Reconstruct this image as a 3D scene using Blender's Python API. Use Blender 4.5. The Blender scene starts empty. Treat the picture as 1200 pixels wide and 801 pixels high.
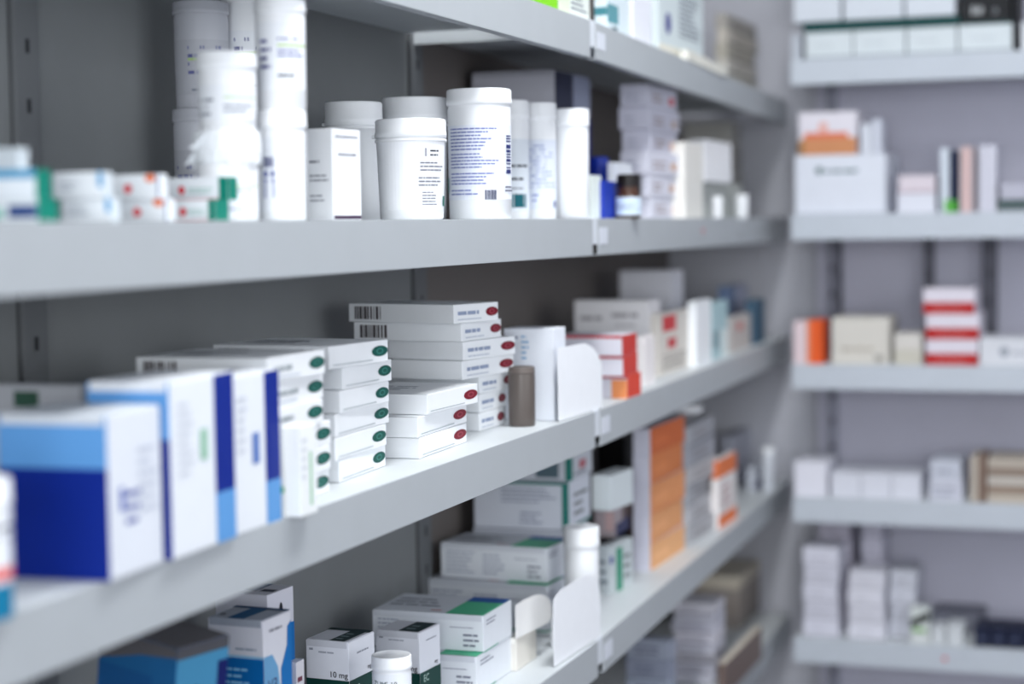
import bpy, bmesh, math, random
from mathutils import Vector, Matrix

# ------------------------------------------------------------------ camera geometry (1200 x 801)
W, H = 1200, 801
c0 = (600.0, 400.5)
vp1 = (1362.0, 252.0); vp2 = (-5600.0, 358.0)
F = math.sqrt(-((vp1[0]-c0[0])*(vp2[0]-c0[0]) + (vp1[1]-c0[1])*(vp2[1]-c0[1])))
def _cd(p): return Vector((p[0]-c0[0], -(p[1]-c0[1]), -F)).normalized()
_Y = _cd(vp1); _X = -_cd(vp2); _Z = _X.cross(_Y)
ROT = Matrix((_X, _Y, _Z))            # world = ROT @ cam
CAM = Vector((0.66, 0.0, 1.45))
def ray(px, py): return ROT @ Vector((px-c0[0], -(py-c0[1]), -F))
def proj(P):
    q = ROT.transposed() @ (Vector(P)-CAM)
    return c0[0]+F*q.x/-q.z, c0[1]-F*q.y/-q.z, -q.z
def onX(px, py, X): r = ray(px, py); return CAM + r*((X-CAM.x)/r.x)
def onY(px, py, Y): r = ray(px, py); return CAM + r*((Y-CAM.y)/r.y)
def onZ(px, py, z): r = ray(px, py); return CAM + r*((z-CAM.z)/r.z)
def column(px, z, X=None, Y=None):
    """point at height z on the plane X=.. or Y=.. which shows in pixel column px"""
    lo, hi = -3000.0, 4000.0
    for _ in range(60):
        m = (lo+hi)/2
        P = onX(px, m, X) if X is not None else onY(px, m, Y)
        if P.z > z: lo = m
        else: hi = m
    return P
def along(P, d, px):
    """how far from P along d until the pixel column px"""
    M = ROT.transposed(); q = M @ (Vector(P)-CAM); e = M @ Vector(d)
    k = px-c0[0]
    den = F*e.x + k*e.z
    return (-k*q.z - F*q.x)/den
def height_at(P, py):
    """z above P that shows at row py"""
    M = ROT.transposed(); q = M @ (Vector(P)-CAM); e = M @ Vector((0, 0, 1))
    k = -(py-c0[1])
    den = F*e.y + k*e.z
    return P[2] + (-k*q.z - F*q.y)/den

# ------------------------------------------------------------------ materials
def lin(c):
    c = c/255.0
    return c/12.92 if c <= .04045 else ((c+.055)/1.055)**2.4
_m = {}
def mat(rgb, rough=.5, kind='paper'):
    key = (tuple(rgb), rough, kind)
    if key in _m: return _m[key]
    m = bpy.data.materials.new('%s_%02x%02x%02x' % ((kind,)+tuple(int(v) for v in rgb)))
    m.use_nodes = True
    nt = m.node_tree; b = nt.nodes['Principled BSDF']
    col = tuple(lin(v) for v in rgb)
    tc = nt.nodes.new('ShaderNodeTexCoord'); nz = nt.nodes.new('ShaderNodeTexNoise')
    nz.inputs['Scale'].default_value = {'paper': 60, 'metal': 18, 'plastic': 40, 'wall': 6, 'floor': 9, 'glass': 30}[kind]
    nz.inputs['Detail'].default_value = 4
    mx = nt.nodes.new('ShaderNodeMix'); mx.data_type = 'RGBA'
    amt = {'paper': .05, 'metal': .08, 'plastic': .03, 'wall': .10, 'floor': .25, 'glass': .03}[kind]
    mx.inputs[6].default_value = col+(1,)
    mx.inputs[7].default_value = tuple(v*(1-amt) for v in col)+(1,)
    nt.links.new(tc.outputs['Object'], nz.inputs['Vector'])
    nt.links.new(nz.outputs['Fac'], mx.inputs[0])
    nt.links.new(mx.outputs[2], b.inputs['Base Color'])
    b.inputs['Roughness'].default_value = rough
    b.inputs['Specular IOR Level'].default_value = .2 if kind == 'paper' else .35
    if kind == 'glass':
        b.inputs['Transmission Weight'].default_value = .35
    _m[key] = m
    return m
WHITE = (238, 240, 243)
SHELF = (208, 213, 216)

# ------------------------------------------------------------------ mesh helpers
class MB:
    def __init__(s): s.v = []; s.f = []; s.m = []; s.mats = []; s.sm = []
    def mi(s, m):
        if m not in s.mats: s.mats.append(m)
        return s.mats.index(m)
    def poly(s, pts, m, smooth=False):
        n = len(s.v); s.v += [tuple(p) for p in pts]
        s.f.append(tuple(range(n, n+len(pts)))); s.m.append(s.mi(m)); s.sm.append(smooth)
    def add(s, verts, faces, m, smooth=False):
        n = len(s.v); s.v += [tuple(p) for p in verts]; k = s.mi(m)
        for f in faces: s.f.append(tuple(n+i for i in f)); s.m.append(k); s.sm.append(smooth)
    def box(s, x0, x1, y0, y1, z0, z1, m, bev=0.0):
        if bev <= 0:
            v = [(x, y, z) for x in (x0, x1) for y in (y0, y1) for z in (z0, z1)]
            s.add(v, [(0, 1, 3, 2), (4, 6, 7, 5), (0, 4, 5, 1), (2, 3, 7, 6), (0, 2, 6, 4), (1, 5, 7, 3)], m)
            return
        bm = bmesh.new(); bmesh.ops.create_cube(bm, size=1)
        for v in bm.verts: v.co = Vector(((x0+x1)/2+v.co.x*(x1-x0), (y0+y1)/2+v.co.y*(y1-y0), (z0+z1)/2+v.co.z*(z1-z0)))
        bmesh.ops.bevel(bm, geom=bm.edges[:], offset=bev, segments=2, affect='EDGES', profile=.5)
        bm.verts.index_update()
        s.add([v.co.copy() for v in bm.verts], [[v.index for v in f.verts] for f in bm.faces], m)
        bm.free()
    def lathe(s, prof, m, n=40, cx=0, cy=0, ribs=0, closed=False):
        v = []; f = []
        for (r, z) in prof:
            for k in range(n):
                a = 2*math.pi*k/n
                rr = r*(1-.012*(k % 2)) if ribs else r
                v.append((cx+rr*math.cos(a), cy+rr*math.sin(a), z))
        for i in range(len(prof)-1):
            for k in range(n):
                k2 = (k+1) % n
                f.append((i*n+k, i*n+k2, (i+1)*n+k2, (i+1)*n+k))
        s.add(v, f, m, True)
        s.poly([v[k] for k in range(n)][::-1], m); s.poly([v[(len(prof)-1)*n+k] for k in range(n)], m)
    def build(s, name, parent=None, loc=None, rz=0.0, rot=None):
        me = bpy.data.meshes.new(name); me.from_pydata(s.v, [], s.f)
        for m in s.mats: me.materials.append(m)
        for p, k, sm in zip(me.polygons, s.m, s.sm): p.material_index = k; p.use_smooth = sm
        me.update()
        o = bpy.data.objects.new(name, me); bpy.context.scene.collection.objects.link(o)
        if parent: o.parent = parent
        if loc is not None: o.location = loc
        o.rotation_euler = rot if rot else (0, 0, rz)
        return o
def tag(o, label=None, cat=None, group=None, kind=None):
    if label: o['label'] = label
    if cat: o['category'] = cat
    if group: o['group'] = group
    if kind: o['kind'] = kind
    return o
def empty(name, loc, rz=0.0, rot=None):
    o = bpy.data.objects.new(name, None); bpy.context.scene.collection.objects.link(o)
    o.location = loc; o.rotation_euler = rot if rot else (0, 0, rz); o.empty_display_size = .02
    return o
_txt = {}
def text_mesh(s):
    if s not in _txt:
        cu = bpy.data.curves.new('t', 'FONT'); cu.body = s; cu.resolution_u = 3
        ob = bpy.data.objects.new('t', cu); bpy.context.scene.collection.objects.link(ob)
        dg = bpy.context.evaluated_depsgraph_get()
        me = bpy.data.meshes.new_from_object(ob.evaluated_get(dg))
        _txt[s] = ([v.co.copy() for v in me.vertices], [tuple(p.vertices) for p in me.polygons])
        bpy.data.objects.remove(ob); bpy.data.curves.remove(cu); bpy.data.meshes.remove(me)
    return _txt[s]

def decals(mb, place, fw, fh, specs, rnd):
    """printed marks as flat patches; place(u, v, off) gives a point, u v in metres"""
    for k, d in enumerate(specs):
        off = .00025+.00012*k
        t = d[0]
        if t == 'r':
            _, u0, v0, u1, v1, col = d
            n = max(1, int(abs(u1-u0)*fw/.006)) if fw > .0 and place.__name__ == 'curved' else 1
            for i in range(n):
                a = (u0+(u1-u0)*i/n)*fw; b = (u0+(u1-u0)*(i+1)/n)*fw
                mb.poly([place(a, v0*fh, off), place(b, v0*fh, off), place(b, v1*fh, off), place(a, v1*fh, off)], mat(col))
        elif t == 'o':
            _, uc, vc, ru, rv, col = d
            mb.poly([place(uc*fw+ru*math.cos(a*math.pi/12), vc*fh+rv*math.sin(a*math.pi/12), off) for a in range(24)], mat(col))
        elif t == 'p':
            mb.poly([place(u*fw, v*fh, off) for u, v in d[1]], mat(d[2]))
        elif t == 'l':
            _, u0, v0, u1, v1, n, col = d
            hh = (v1-v0)*fh/n
            for i in range(n):
                y = v1*fh-hh*(i+.85); x = u0*fw; end = u0*fw+(u1-u0)*fw*rnd.uniform(.6, 1)
                while x < end-.0005:
                    w = min(rnd.uniform(1.2, 4.5)*hh*.5, end-x)
                    mb.poly([place(x, y, off), place(x+w, y, off), place(x+w, y+hh*.4, off), place(x, y+hh*.4, off)], mat(col))
                    x += w+hh*.2
        elif t == 'b':
            _, u0, v0, u1, v1, col = d
            x = u0*fw; e = u1*fw; un = (e-x)/34
            while x < e:
                w = un*rnd.choice((1, 1, 2, 3))
                mb.poly([place(x, v0*fh, off), place(min(x+w, e), v0*fh, off), place(min(x+w, e), v1*fh, off), place(x, v1*fh, off)], mat(col))
                x += w+un*rnd.choice((1, 1, 2))
        elif t == 'vb':      # bars running across (a code turned on its side)
            _, u0, v0, u1, v1, col = d
            y = v0*fh; e = v1*fh; un = (e-y)/30
            while y < e:
                w = un*rnd.choice((1, 1, 2, 3))
                mb.poly([place(u0*fw, y, off), place(u1*fw, y, off), place(u1*fw, min(y+w, e), off), place(u0*fw, min(y+w, e), off)], mat(col))
                y += w+un*rnd.choice((1, 1, 2))
        elif t == 't':
            _, u0, v0, size, s, col = d
            vs, fs = text_mesh(s)
            mb.add([place(u0*fw+p.x*size, v0*fh+p.y*size, off) for p in vs], fs, mat(col))

_rnd = random.Random(7)
def carton_parts(mb, w, d, h, col, dec, side_col=None, bev=.0007):
    m = mat(col)
    mb.box(-w/2, w/2, -d/2, d/2, 0, h, m, min(bev, w*.05, d*.05, h*.05))
    rnd = random.Random(int(w*1e5)+int(h*1e5))
    pl = {'F': (lambda u, v, o: (-w/2+u, -d/2-o, v), w, h),
          'R': (lambda u, v, o: (w/2+o, -d/2+u, v), d, h),
          'T': (lambda u, v, o: (-w/2+u, -d/2+v, h+o), w, d)}
    for face, specs in (dec or {}).items():
        f, fw, fh = pl[face]
        decals(mb, f, fw, fh, specs, rnd)
def carton(label, xl, xn, xr, top, X=None, base=None, z=None, yb=None, a=0.0, col=WHITE, dec=None, group=None,
           name='medicine_box', cat='box', ztop=None, flap=None, wmin=.012, dmin=.012, Y=None, wall=False, dmax=None, wmax=None, seam=True):
    """box whose near upright edge shows in column xn, left end in xl, right end in xr, top of the near edge in row top.
       its foot stands at height z, either where row yb says, or on the plane X or Y"""
    if yb is not None: P = onZ(xn, yb, z)
    else: P = column(xn, z, X=X, Y=Y)
    r = math.radians(a)
    L = Vector((-math.cos(r), -math.sin(r), 0)); D = Vector((-math.sin(r), math.cos(r), 0))
    w = max(wmin, along(P, L, xl)) if xl is not None else wmin
    d = max(dmin, along(P, D, xr)) if xr is not None else dmin
    if dmax: d = min(d, dmax)
    if wmax: w = min(w, wmax)
    zt = ztop if ztop is not None else height_at(P, top)
    h = zt-z
    cpos = P + L*(w/2) + D*(d/2)
    mb = MB(); carton_parts(mb, w, d, h, col, dec)
    if flap:
        root = empty(name, cpos, r)
        tag(root, label, cat, group)
        mb.build('carton_body', root)
        fb = MB(); fb.box(-w/2+.001, w/2-.001, -d/2+.001, d/2-.001, 0, .0009, mat(flap.get('col', col)), .0003)
        fb.box(-w/2+.002, w/2-.002, -d/2-.0006, -d/2+.0006, -.006, .0007, mat(flap.get('col', col)))
        decals(fb, lambda u, v, o: (-w/2+u, -d/2+v, .0009+o), w, d, flap.get('dec', []), random.Random(3))
        fb.build('top_flap', root, (0, 0, h))
        o = root
    else:
        o = mb.build(name, None, cpos, r)
        tag(o, label, cat, group)
    o['_t'] = 1; del o['_t']
    return o, w, d, h, P

def jar(label, xl, xr, top, X, z, lid=.12, taper=.97, body=WHITE, lidc=(240, 242, 245), lab=None, group=None, name='medicine_jar',
        cat='jar', lidw=1.04, Y=None, band=None, ribs=0, ztop=None, neck=None, tab=False, ang=None, rim=False, labcol=(236, 239, 244), labz=(.14, .72), labspan=150, r=None, wr=.4, ybase=None):
    if ybase is not None: X = onZ((xl+xr)/2, ybase, z).x
    P = column((xl+xr)/2, z, X=X, Y=Y)
    dep = proj(P)[2]
    r = r or (xr-xl)/2*dep/F/lidw
    zt = ztop if ztop is not None else height_at(P, top)
    h = zt-z; hl = h*lid
    root = empty(name, P); tag(root, label, cat, group)
    mb = MB(); m = mat(body, .35, 'plastic')
    zs = h-hl
    if neck:
        pr = [(r*.93, 0), (r*.99, .0015), (r, .004), (r, zs*neck[0]), (r*.9, zs*(neck[0]+.05)), (r*neck[1], zs*(neck[0]+.1)), (r*neck[1], zs)]
    else:
        pr = [(r*taper*.95, 0), (r*taper, .0018), (r*(taper+1)/2, zs*.5), (r, zs-.004)]
        if rim: pr += [(r*1.04, zs-.004), (r*1.04, zs-.0015)]
        pr += [(r*.97, zs)]
    mb.lathe(pr, m); mb.build('jar_body' if cat != 'bottle' else 'bottle_body', root)
    lm = mat(lidc, .35, 'plastic'); lb = MB()
    lr = r*lidw if not neck else r*neck[1]*1.12
    lb.lathe([(lr*.97, 0), (lr, .0012), (lr, hl*.3), (lr*.985, hl*.33), (lr*.985, hl-.002), (lr*.955, hl-.0004), (lr*.9, hl), (lr*.88, hl-.0007), (.002, hl-.0007)], lm, n=48, ribs=ribs)
    if tab:
        lb.box(-lr-.004, -lr+.003, -.006, .006, .0005, .004, lm, .0008)
    lb.build('lid', root, (0, 0, zs))
    if lab is not None:
        base_a = math.atan2(CAM.y-P.y, CAM.x-P.x) if ang is None else math.radians(ang)
        span = math.radians(labspan); lh = (labz[1]-labz[0])*zs
        def rad(zz):
            t = min(1, zz/max(zs, .001)); return r*(taper+(1-taper)*min(1, t)) if not neck else r
        def curved(u, v, o):
            al = base_a - span/2 + u/(r*span)*span
            zz = labz[0]*zs+v
            rr = rad(zz)+.0003+o
            return (rr*math.cos(al), rr*math.sin(al), zz)
        ll = MB(); fw = r*span
        n = 22
        for i in range(n):
            ll.poly([curved(fw*i/n, 0, 0), curved(fw*(i+1)/n, 0, 0), curved(fw*(i+1)/n, lh, 0), curved(fw*i/n, lh, 0)], mat(labcol, .4), True)
        decals(ll, curved, fw, lh, lab, random.Random(int(xl)+5))
        ll.build('label', root)
    return root, r, h, P

# ------------------------------------------------------------------ room
def slab(name, x0, x1, y0, y1, z0, z1, m, kind='structure', label=None, cat=None):
    mb = MB(); mb.box(x0, x1, y0, y1, z0, z1, m); o = mb.build(name)
    tag(o, label, cat, None, kind); return o
XL, XR, YB, YE, ZC = -.32, 2.5, -2.2, 3.665, 2.75
wm = mat((196, 197, 205), .8, 'wall')
slab('floor', XL-.1, XR+.1, YB-.1, YE+.1, -.1, 0, mat((120, 120, 128), .5, 'floor'))
slab('ceiling', XL-.1, XR+.1, YB-.1, YE+.1, ZC, ZC+.1, mat((225, 226, 230), .9, 'wall'))
slab('wall_left', XL-.1, XL, YB-.1, YE+.1, 0, ZC, wm)
slab('wall_end', XL, XR+.1, YE, YE+.1, 0, ZC, wm)
bx0, bx1, bz0, bz1 = .15, 2.05, .95, 2.35
mb = MB()
mb.box(XL, bx0, YB-.1, YB, 0, ZC, wm); mb.box(bx1, XR+.1, YB-.1, YB, 0, ZC, wm)
mb.box(bx0, bx1, YB-.1, YB, 0, bz0, wm); mb.box(bx0, bx1, YB-.1, YB, bz1, ZC, wm)
tag(mb.build('wall_back'), kind='structure')
fm = mat((225, 227, 230), .4, 'plastic'); mb = MB()
for (a, b, c, d) in ((bx0, bx1, bz0, bz0+.05), (bx0, bx1, bz1-.05, bz1), (bx0, bx0+.05, bz0, bz1), (bx1-.05, bx1, bz0, bz1), ((bx0+bx1)/2-.03, (bx0+bx1)/2+.03, bz0, bz1)):
    mb.box(a, b, YB-.07, YB-.02, c, d, fm)
tag(mb.build('added_window_2'), kind='structure')  # unseen window behind the camera, added to brighten camera-facing box sides
# right wall with an opening for the added, unseen window
wy0, wy1, wz0, wz1 = -.6, 1.9, 1.05, 2.35
mb = MB()
mb.box(XR, XR+.1, YB, wy0, 0, ZC, wm); mb.box(XR, XR+.1, wy1, YE, 0, ZC, wm)
mb.box(XR, XR+.1, wy0, wy1, 0, wz0, wm); mb.box(XR, XR+.1, wy0, wy1, wz1, ZC, wm)
tag(mb.build('wall_right'), kind='structure')
fm = mat((225, 227, 230), .4, 'plastic'); mb = MB()
for (a, b, c, d) in ((wy0, wy1, wz0, wz0+.05), (wy0, wy1, wz1-.05, wz1), (wy0, wy0+.05, wz0, wz1), (wy1-.05, wy1, wz0, wz1), ((wy0+wy1)/2-.03, (wy0+wy1)/2+.03, wz0, wz1)):
    mb.box(XR+.02, XR+.07, a, b, c, d, fm)
wf = mb.build('added_window_1'); tag(wf, kind='structure')  # unseen window, added as a source for the key light on the shelf fronts

# ------------------------------------------------------------------ shelving
ZT, Z2, Z3, Z4, Z5 = 1.698, 1.4565, 1.2187, .932, .67
LIP = .0455; DEP = .2425
sm = mat(SHELF, .45, 'metal'); lipm = mat((176, 181, 185), .45, 'metal')
def shelf(label, org, length, z, ang=0.0, tilt=0.0, group=None, tagm=None, depth=DEP, endflange=True, sticker=True, mark=None, lipmat=None, rear=True):
    """tray shelf: local x along the front edge, local y to the back, z=0 is the top"""
    root = empty('metal_shelf', (org[0], org[1], z), rot=(0, tilt, ang))
    tag(root, label, 'shelf', group)
    b = MB(); b.box(0, length, .001, depth, -.004, 0, sm, .0006); b.build('shelf_board', root)
    b = MB(); b.box(0, length, 0, .0016, -LIP, 0, lipmat or lipm, .0005); b.box(0, length, .0016, .012, -LIP, -LIP+.0015, lipm)
    b.build('front_lip', root)
    if endflange:
        for x in (0.0, length-.0015):
            b = MB(); b.box(x, x+.0015, .002, depth, -.017, -.004, sm); b.build('side_flange', root)
    if rear:
        b = MB(); b.box(0, length, depth-.0015, depth, -.03, -.004, sm); b.build('rear_flange', root)
    if sticker:
        b = MB(); b.box(.006, .044, -.0006, 0, -.032, -.011, mat((215, 219, 228), .4)); b.build('label_holder', root)
    if mark:
        b = MB(); b.lathe([(.004, 0), (.004, .0006)], mat((214, 60, 78), .4), n=16)
        b.build('red_sticker', root, (mark[0], -.0001, mark[1]), rot=(math.pi/2, 0, 0))
    return root
HP = math.pi/2
JY = 2.189
BA = math.radians(1.4)
names4 = [('top', ZT), ('second', Z2), ('third', Z3), ('fourth', Z4), ('lowest', Z5)]
desc = {'top': 'overhead grey metal shelf along the left, seen from beneath',
        'second': 'long grey metal shelf carrying the white jars',
        'third': 'long grey metal shelf carrying blue cartons and oval-marked boxes',
        'fourth': 'grey metal shelf under the blue cartons, carrying green-topped boxes',
        'lowest': 'low grey metal shelf beneath the green-topped boxes'}
descB = {'top': 'overhead grey metal shelf past the joint, end bay of the left run',
         'second': 'grey metal shelf past the joint with the bright white box and small bottles',
         'third': 'grey metal shelf past the joint with the red and white boxes',
         'fourth': 'grey metal shelf past the joint with the orange box stack',
         'lowest': 'lowest grey metal shelf past the joint with dim stacked boxes'}
YA0 = -.35
for nm, z in names4:
    # near bay; front face on X=0 looking to +X
    shelf(desc[nm], (0, YA0), JY-.004-YA0, z, HP, 0, sticker=False, endflange=False, rear=False)
    ln = 1.42
    til = {'top': .010, 'second': 0, 'third': -.003, 'fourth': -.004, 'lowest': 0}[nm]
    s = shelf(descB[nm], (0, JY+.019), ln, z, HP+BA, til, mark=(.62, -.02) if nm == 'second' else None, rear=False)
# brackets in the joint
clipm = mat((214, 219, 226), .4, 'metal')
post_m = mat((140, 146, 155), .5, 'metal')
for nm, z in names4:
    b = MB(); b.box(-.012, -.0006, JY-.0032, JY+.0182, z-.032, z+.001, clipm, .0008); b.box(-.05, -.012, JY+.002, JY+.014, z-.014, z-.005, clipm)
    o = b.build('shelf_clip'); tag(o, {'top': 'small pale clip in the joint of the overhead shelves', 'second': 'small pale clip in the shelf joint below the white jars',
        'third': 'small pale clip in the shelf joint beside the bright white flap', 'fourth': 'small pale clip in the shelf joint by the orange stack',
        'lowest': 'small pale clip in the lowest shelf joint'}[nm], 'clip', 'clips joining the shelves')
# back panels and uprights of the left run
pm = mat((126, 129, 131), .6, 'metal'); pm2 = mat((110, 104, 101), .6, 'metal')
def upright(label, x0, x1, y0, y1, z0=0.0, z1=2.35, col=(104, 107, 110), holes='x', group='uprights of the shelving'):
    root = empty('shelf_upright', ((x0+x1)/2, (y0+y1)/2, z0)); tag(root, label, 'upright', group)
    w, d, h = x1-x0, y1-y0, z1-z0
    b = MB(); m = mat(col, .5, 'metal'); b.box(-w/2, w/2, -d/2, d/2, 0, h, m, .001)
    dk = mat((38, 40, 44), .7, 'metal')
    z = .05
    while z < h-.05:
        if holes == 'x': b.poly([(w/2+.0002, -.003, z), (w/2+.0002, .003, z), (w/2+.0002, .003, z+.012), (w/2+.0002, -.003, z+.012)], dk)
        else: b.poly([(-.003, -d/2-.0002, z), (.003, -d/2-.0002, z), (.003, -d/2-.0002, z+.012), (-.003, -d/2-.0002, z+.012)], dk)
        z += .05
    b.build('post', root)
    f = MB(); f.box(-w/2-.001, w/2+.001, -d/2-.001, d/2+.001, -.0, .012, mat((60, 62, 66), .6, 'plastic')); f.build('foot', root)
    return root
XBK = -.238
for y0, y1, lb in ((-.35, 1.325, 'dark grey back panel behind the blue cartons, left of the narrow upright'),
                   (1.365, 2.19, 'dark grey back panel behind the jars and the oval-marked boxes')):
    b = MB(); b.box(XBK-.016, XBK-.006, y0, y1, .02, 2.35, pm, .0008)
    o = b.build('back_panel'); tag(o, lb, 'panel', 'back panels of the left shelving')
b = MB(); b.box(0, 1.40, 0, .010, .02, 2.35, pm2, .0008)
o = b.build('back_panel', None, (XBK-.006, 2.235, 0), HP+BA); tag(o, 'dark grey back panel behind the red and orange boxes', 'panel', 'back panels of the left shelving')
upright('narrow grey slotted upright at the back behind the small red-marked boxes', XBK-.02, XBK-.001, 1.327, 1.363)
upright('narrow grey slotted upright at the back behind the tubs, by the shelf joint', XBK-.02, XBK-.001, 2.193, 2.232)

# end-wall shelving: front on Y = YF, looking to -Y
YF = 3.38; XR0 = .019
R1, R2, R3, R4, R5 = 1.742, 1.4605, 1.187, .9405, .678
rlip = mat((196, 203, 212), .45, 'metal')
rsm = [('wide grey shelf on the end wall with the row of white boxes, topmost', R1),
       ('grey end-wall shelf holding the large white box and thin upright boxes', R2),
       ('grey end-wall shelf holding the red and white box stack', R3),
       ('grey end-wall shelf holding the long white and brown boxes', R4),
       ('grey end-wall shelf with a red sticker, holding pale box towers', R5)]
for lb, z in rsm:
    shelf(lb, (XR0, YF), 1.05, z, 0, 0, sticker=False, depth=.25, lipmat=rlip, mark=(.275, -.022) if z == R5 else None)
shelf('grey end-wall shelf closest to the floor, empty', (XR0, YF), 1.05, .35, 0, 0, sticker=False, depth=.25, lipmat=rlip)
shelf('highest grey end-wall shelf near the ceiling, empty', (XR0, YF), 1.05, 2.05, 0, 0, sticker=False, depth=.25, lipmat=rlip)
rp = mat((196, 195, 210), .65, 'metal')
b = MB(); b.box(.02, 1.07, 3.642, 3.652, .02, 2.3, rp, .0008)
tag(b.build('back_panel'), 'pale lilac grey back panel of the end-wall shelving', 'panel')
upright('grey slotted upright near the corner behind the orange box', .040, .062, 3.630, 3.641, col=(150, 151, 166), holes='y')
for px, wd, lb in ((984, .010, 'thin dark brace between two end-wall shelves, left of the beige box'), (1089, .020, 'dark brace between two end-wall shelves, behind the red and white boxes'), (1160, .028, 'dark brace between two end-wall shelves, behind the long white box')):
    x0 = onY(px, 350, 3.61).x-wd/2
    upright(lb, x0, x0+wd, 3.605, 3.616, z0=R3+.0003, z1=R2-.005, col=(92, 92, 104), holes='y')

# ================================================================== goods
GR = (120, 126, 140); BL = (70, 84, 140); NAVY = (0, 36, 136); LB = (96, 156, 216); TEAL = (8, 112, 100); DK = (52, 56, 66)
RED = (196, 44, 56); LIL = (206, 208, 222); CREAM = (228, 224, 214)

# ---------- top shelf
z = ZT+.0003
carton('green sided white box standing on the overhead shelf before the joint', 612, 654, 691, -90, X=-.015, z=z, col=(222, 228, 222),
       dec={'F': [('r', 0, 0, 1, 1, (120, 190, 40))], 'R': [('r', .0, 0, .35, 1, (214, 224, 200)), ('l', .4, .1, .9, .8, 12, GR)]})
carton('white and teal box right past the joint on the overhead shelf', 697, 712, 737, -60, X=-.02, z=z, col=(214, 226, 232),
       dec={'R': [('r', 0, .12, .5, .35, (92, 150, 160)), ('r', .2, .0, .45, .08, (60, 90, 100)), ('r', .0, .5, 1, .6, (70, 110, 150))], 'F': [('r', .0, .2, 1, .3, (70, 130, 140))]})
carton('tall plain white box on the overhead shelf beside the emblem box', 734, 742, 764, -40, X=-.02, z=z, col=(234, 236, 244))
carton('pale box with a dark blue round emblem on the overhead shelf', 766, 772, 824, -30, X=-.035, z=z, col=(214, 224, 226),
       dec={'R': [('o', .2, .42, .016, .016, (54, 56, 140)), ('r', .0, 0, 1, .13, (232, 228, 214)), ('l', .45, .3, .9, .9, 9, GR)]})
for k in range(4):
    carton('small cream box in the low row on the overhead shelf, %s' % ['first after the emblem box', 'second after the emblem box', 'third after the emblem box', 'last before the taupe stack'][k],
           800+k*12, 806+k*12, 817+k*12, 58+k*6, X=-.012-.001*k, z=z-.006-.0014*k, col=(226, 224, 214), group='small cream boxes on the overhead shelf', dmax=.09)
zz = z-.009
for k in range(5):
    o, w, d, h, P = carton('taupe flat box in the stack ending the overhead shelf, %s' % ['bottom one', 'second from bottom', 'middle one', 'second from top', 'top one'][k],
           838+(k % 2)*2, 852, 888-(k % 3)*2, 0, X=-.075, z=zz, ztop=zz+.026, col=[(178, 174, 164), (190, 186, 178), (168, 163, 152), (186, 180, 170), (160, 156, 150)][k],
           dec={'R': [('r', 0, .0, 1, .14, (120, 116, 110)), ('l', .2, .3, .7, .8, 2, (130, 124, 118))]}, group='taupe boxes stacked on the overhead shelf')
    zz += .0265

# ---------- second shelf, jars
z = Z2+.0003
txt = (96, 100, 150)
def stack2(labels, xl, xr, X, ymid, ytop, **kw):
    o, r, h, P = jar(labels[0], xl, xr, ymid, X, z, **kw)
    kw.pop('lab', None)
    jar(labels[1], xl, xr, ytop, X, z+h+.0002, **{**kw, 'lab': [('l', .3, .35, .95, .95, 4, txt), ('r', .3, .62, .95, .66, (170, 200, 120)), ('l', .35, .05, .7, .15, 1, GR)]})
stack2(['dim white jar at the very back, standing under its twin behind the leftmost stack', 'dim white jar with a large code print at the very back, upper of two'], 205, 271, -.19, 128, 3, body=(186, 188, 196), lidc=(180, 182, 190), labcol=(180, 182, 190),  # white jars; body, lid and label greyed to imitate the shade back here
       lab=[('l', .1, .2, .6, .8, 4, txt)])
stack2(['shaded white jar hidden between the two tall front stacks, lower one', 'shaded white jar reaching the top of the frame behind the tall stack, upper one'], 262, 318, -.165, 125, -12,
       lab=[('l', .1, .2, .6, .8, 4, txt)])
# front stack one with torn film around its lower lid
o, r, h, P = jar('white jar with torn shrink film round its lid, under the shorter front stack', 232, 305, 152, -.05, z, lid=.34, lidw=1.03, taper=.98,
        lab=[('l', .35, .55, .9, .7, 1, GR), ('r', .35, .72, .95, .76, (178, 206, 130)), ('l', .5, .05, .8, .15, 1, txt)])
film = MB(); rnd = random.Random(4); n = 60
for i in range(n):
    def q(k, lev):
        a = 2*math.pi*(k % n)/n; jr = [0.0002, .0016, .0006][lev]; zz = [.62, .76, .97][lev]*h
        rg = random.Random(k % n*3+lev)
        return ((r*1.03+jr+rg.uniform(0, .0016))*math.cos(a), (r*1.03+jr+rg.uniform(0, .0016))*math.sin(a), zz+rg.uniform(-.002, .002))
    film.poly([q(i, 0), q(i+1, 0), q(i+1, 1), q(i, 1)], mat((236, 240, 244), .2, 'plastic')); film.poly([q(i, 1), q(i+1, 1), q(i+1, 2), q(i, 2)], mat((236, 240, 244), .2, 'plastic'))
for k in range(7):   # torn tongues sticking out on the left
    a = math.pi*(1.12+.05*k); z0 = h*(.60+.045*k)
    ca, sa = math.cos(a), math.sin(a); ln = .004+.003*((k*5) % 3)
    film.poly([(r*1.03*ca, r*1.03*sa, z0), ((r*1.03+ln)*ca, (r*1.03+ln)*sa, z0-.003+.001*k), (r*1.03*math.cos(a+.12), r*1.03*math.sin(a+.12), z0+.007)], mat((236, 240, 244), .2, 'plastic'))
film.build('shrink_film', o)
jar('white jar standing on the film-wrapped jar, lid below its taller neighbour', 231, 303, 62, -.05, z+h+.0002, lid=.22, lidw=1.06,
    lab=[('l', .05, .1, .35, .7, 3, GR), ('r', .45, .62, .95, .66, (170, 200, 120)), ('l', .45, .2, .9, .5, 2, GR)])
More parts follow.
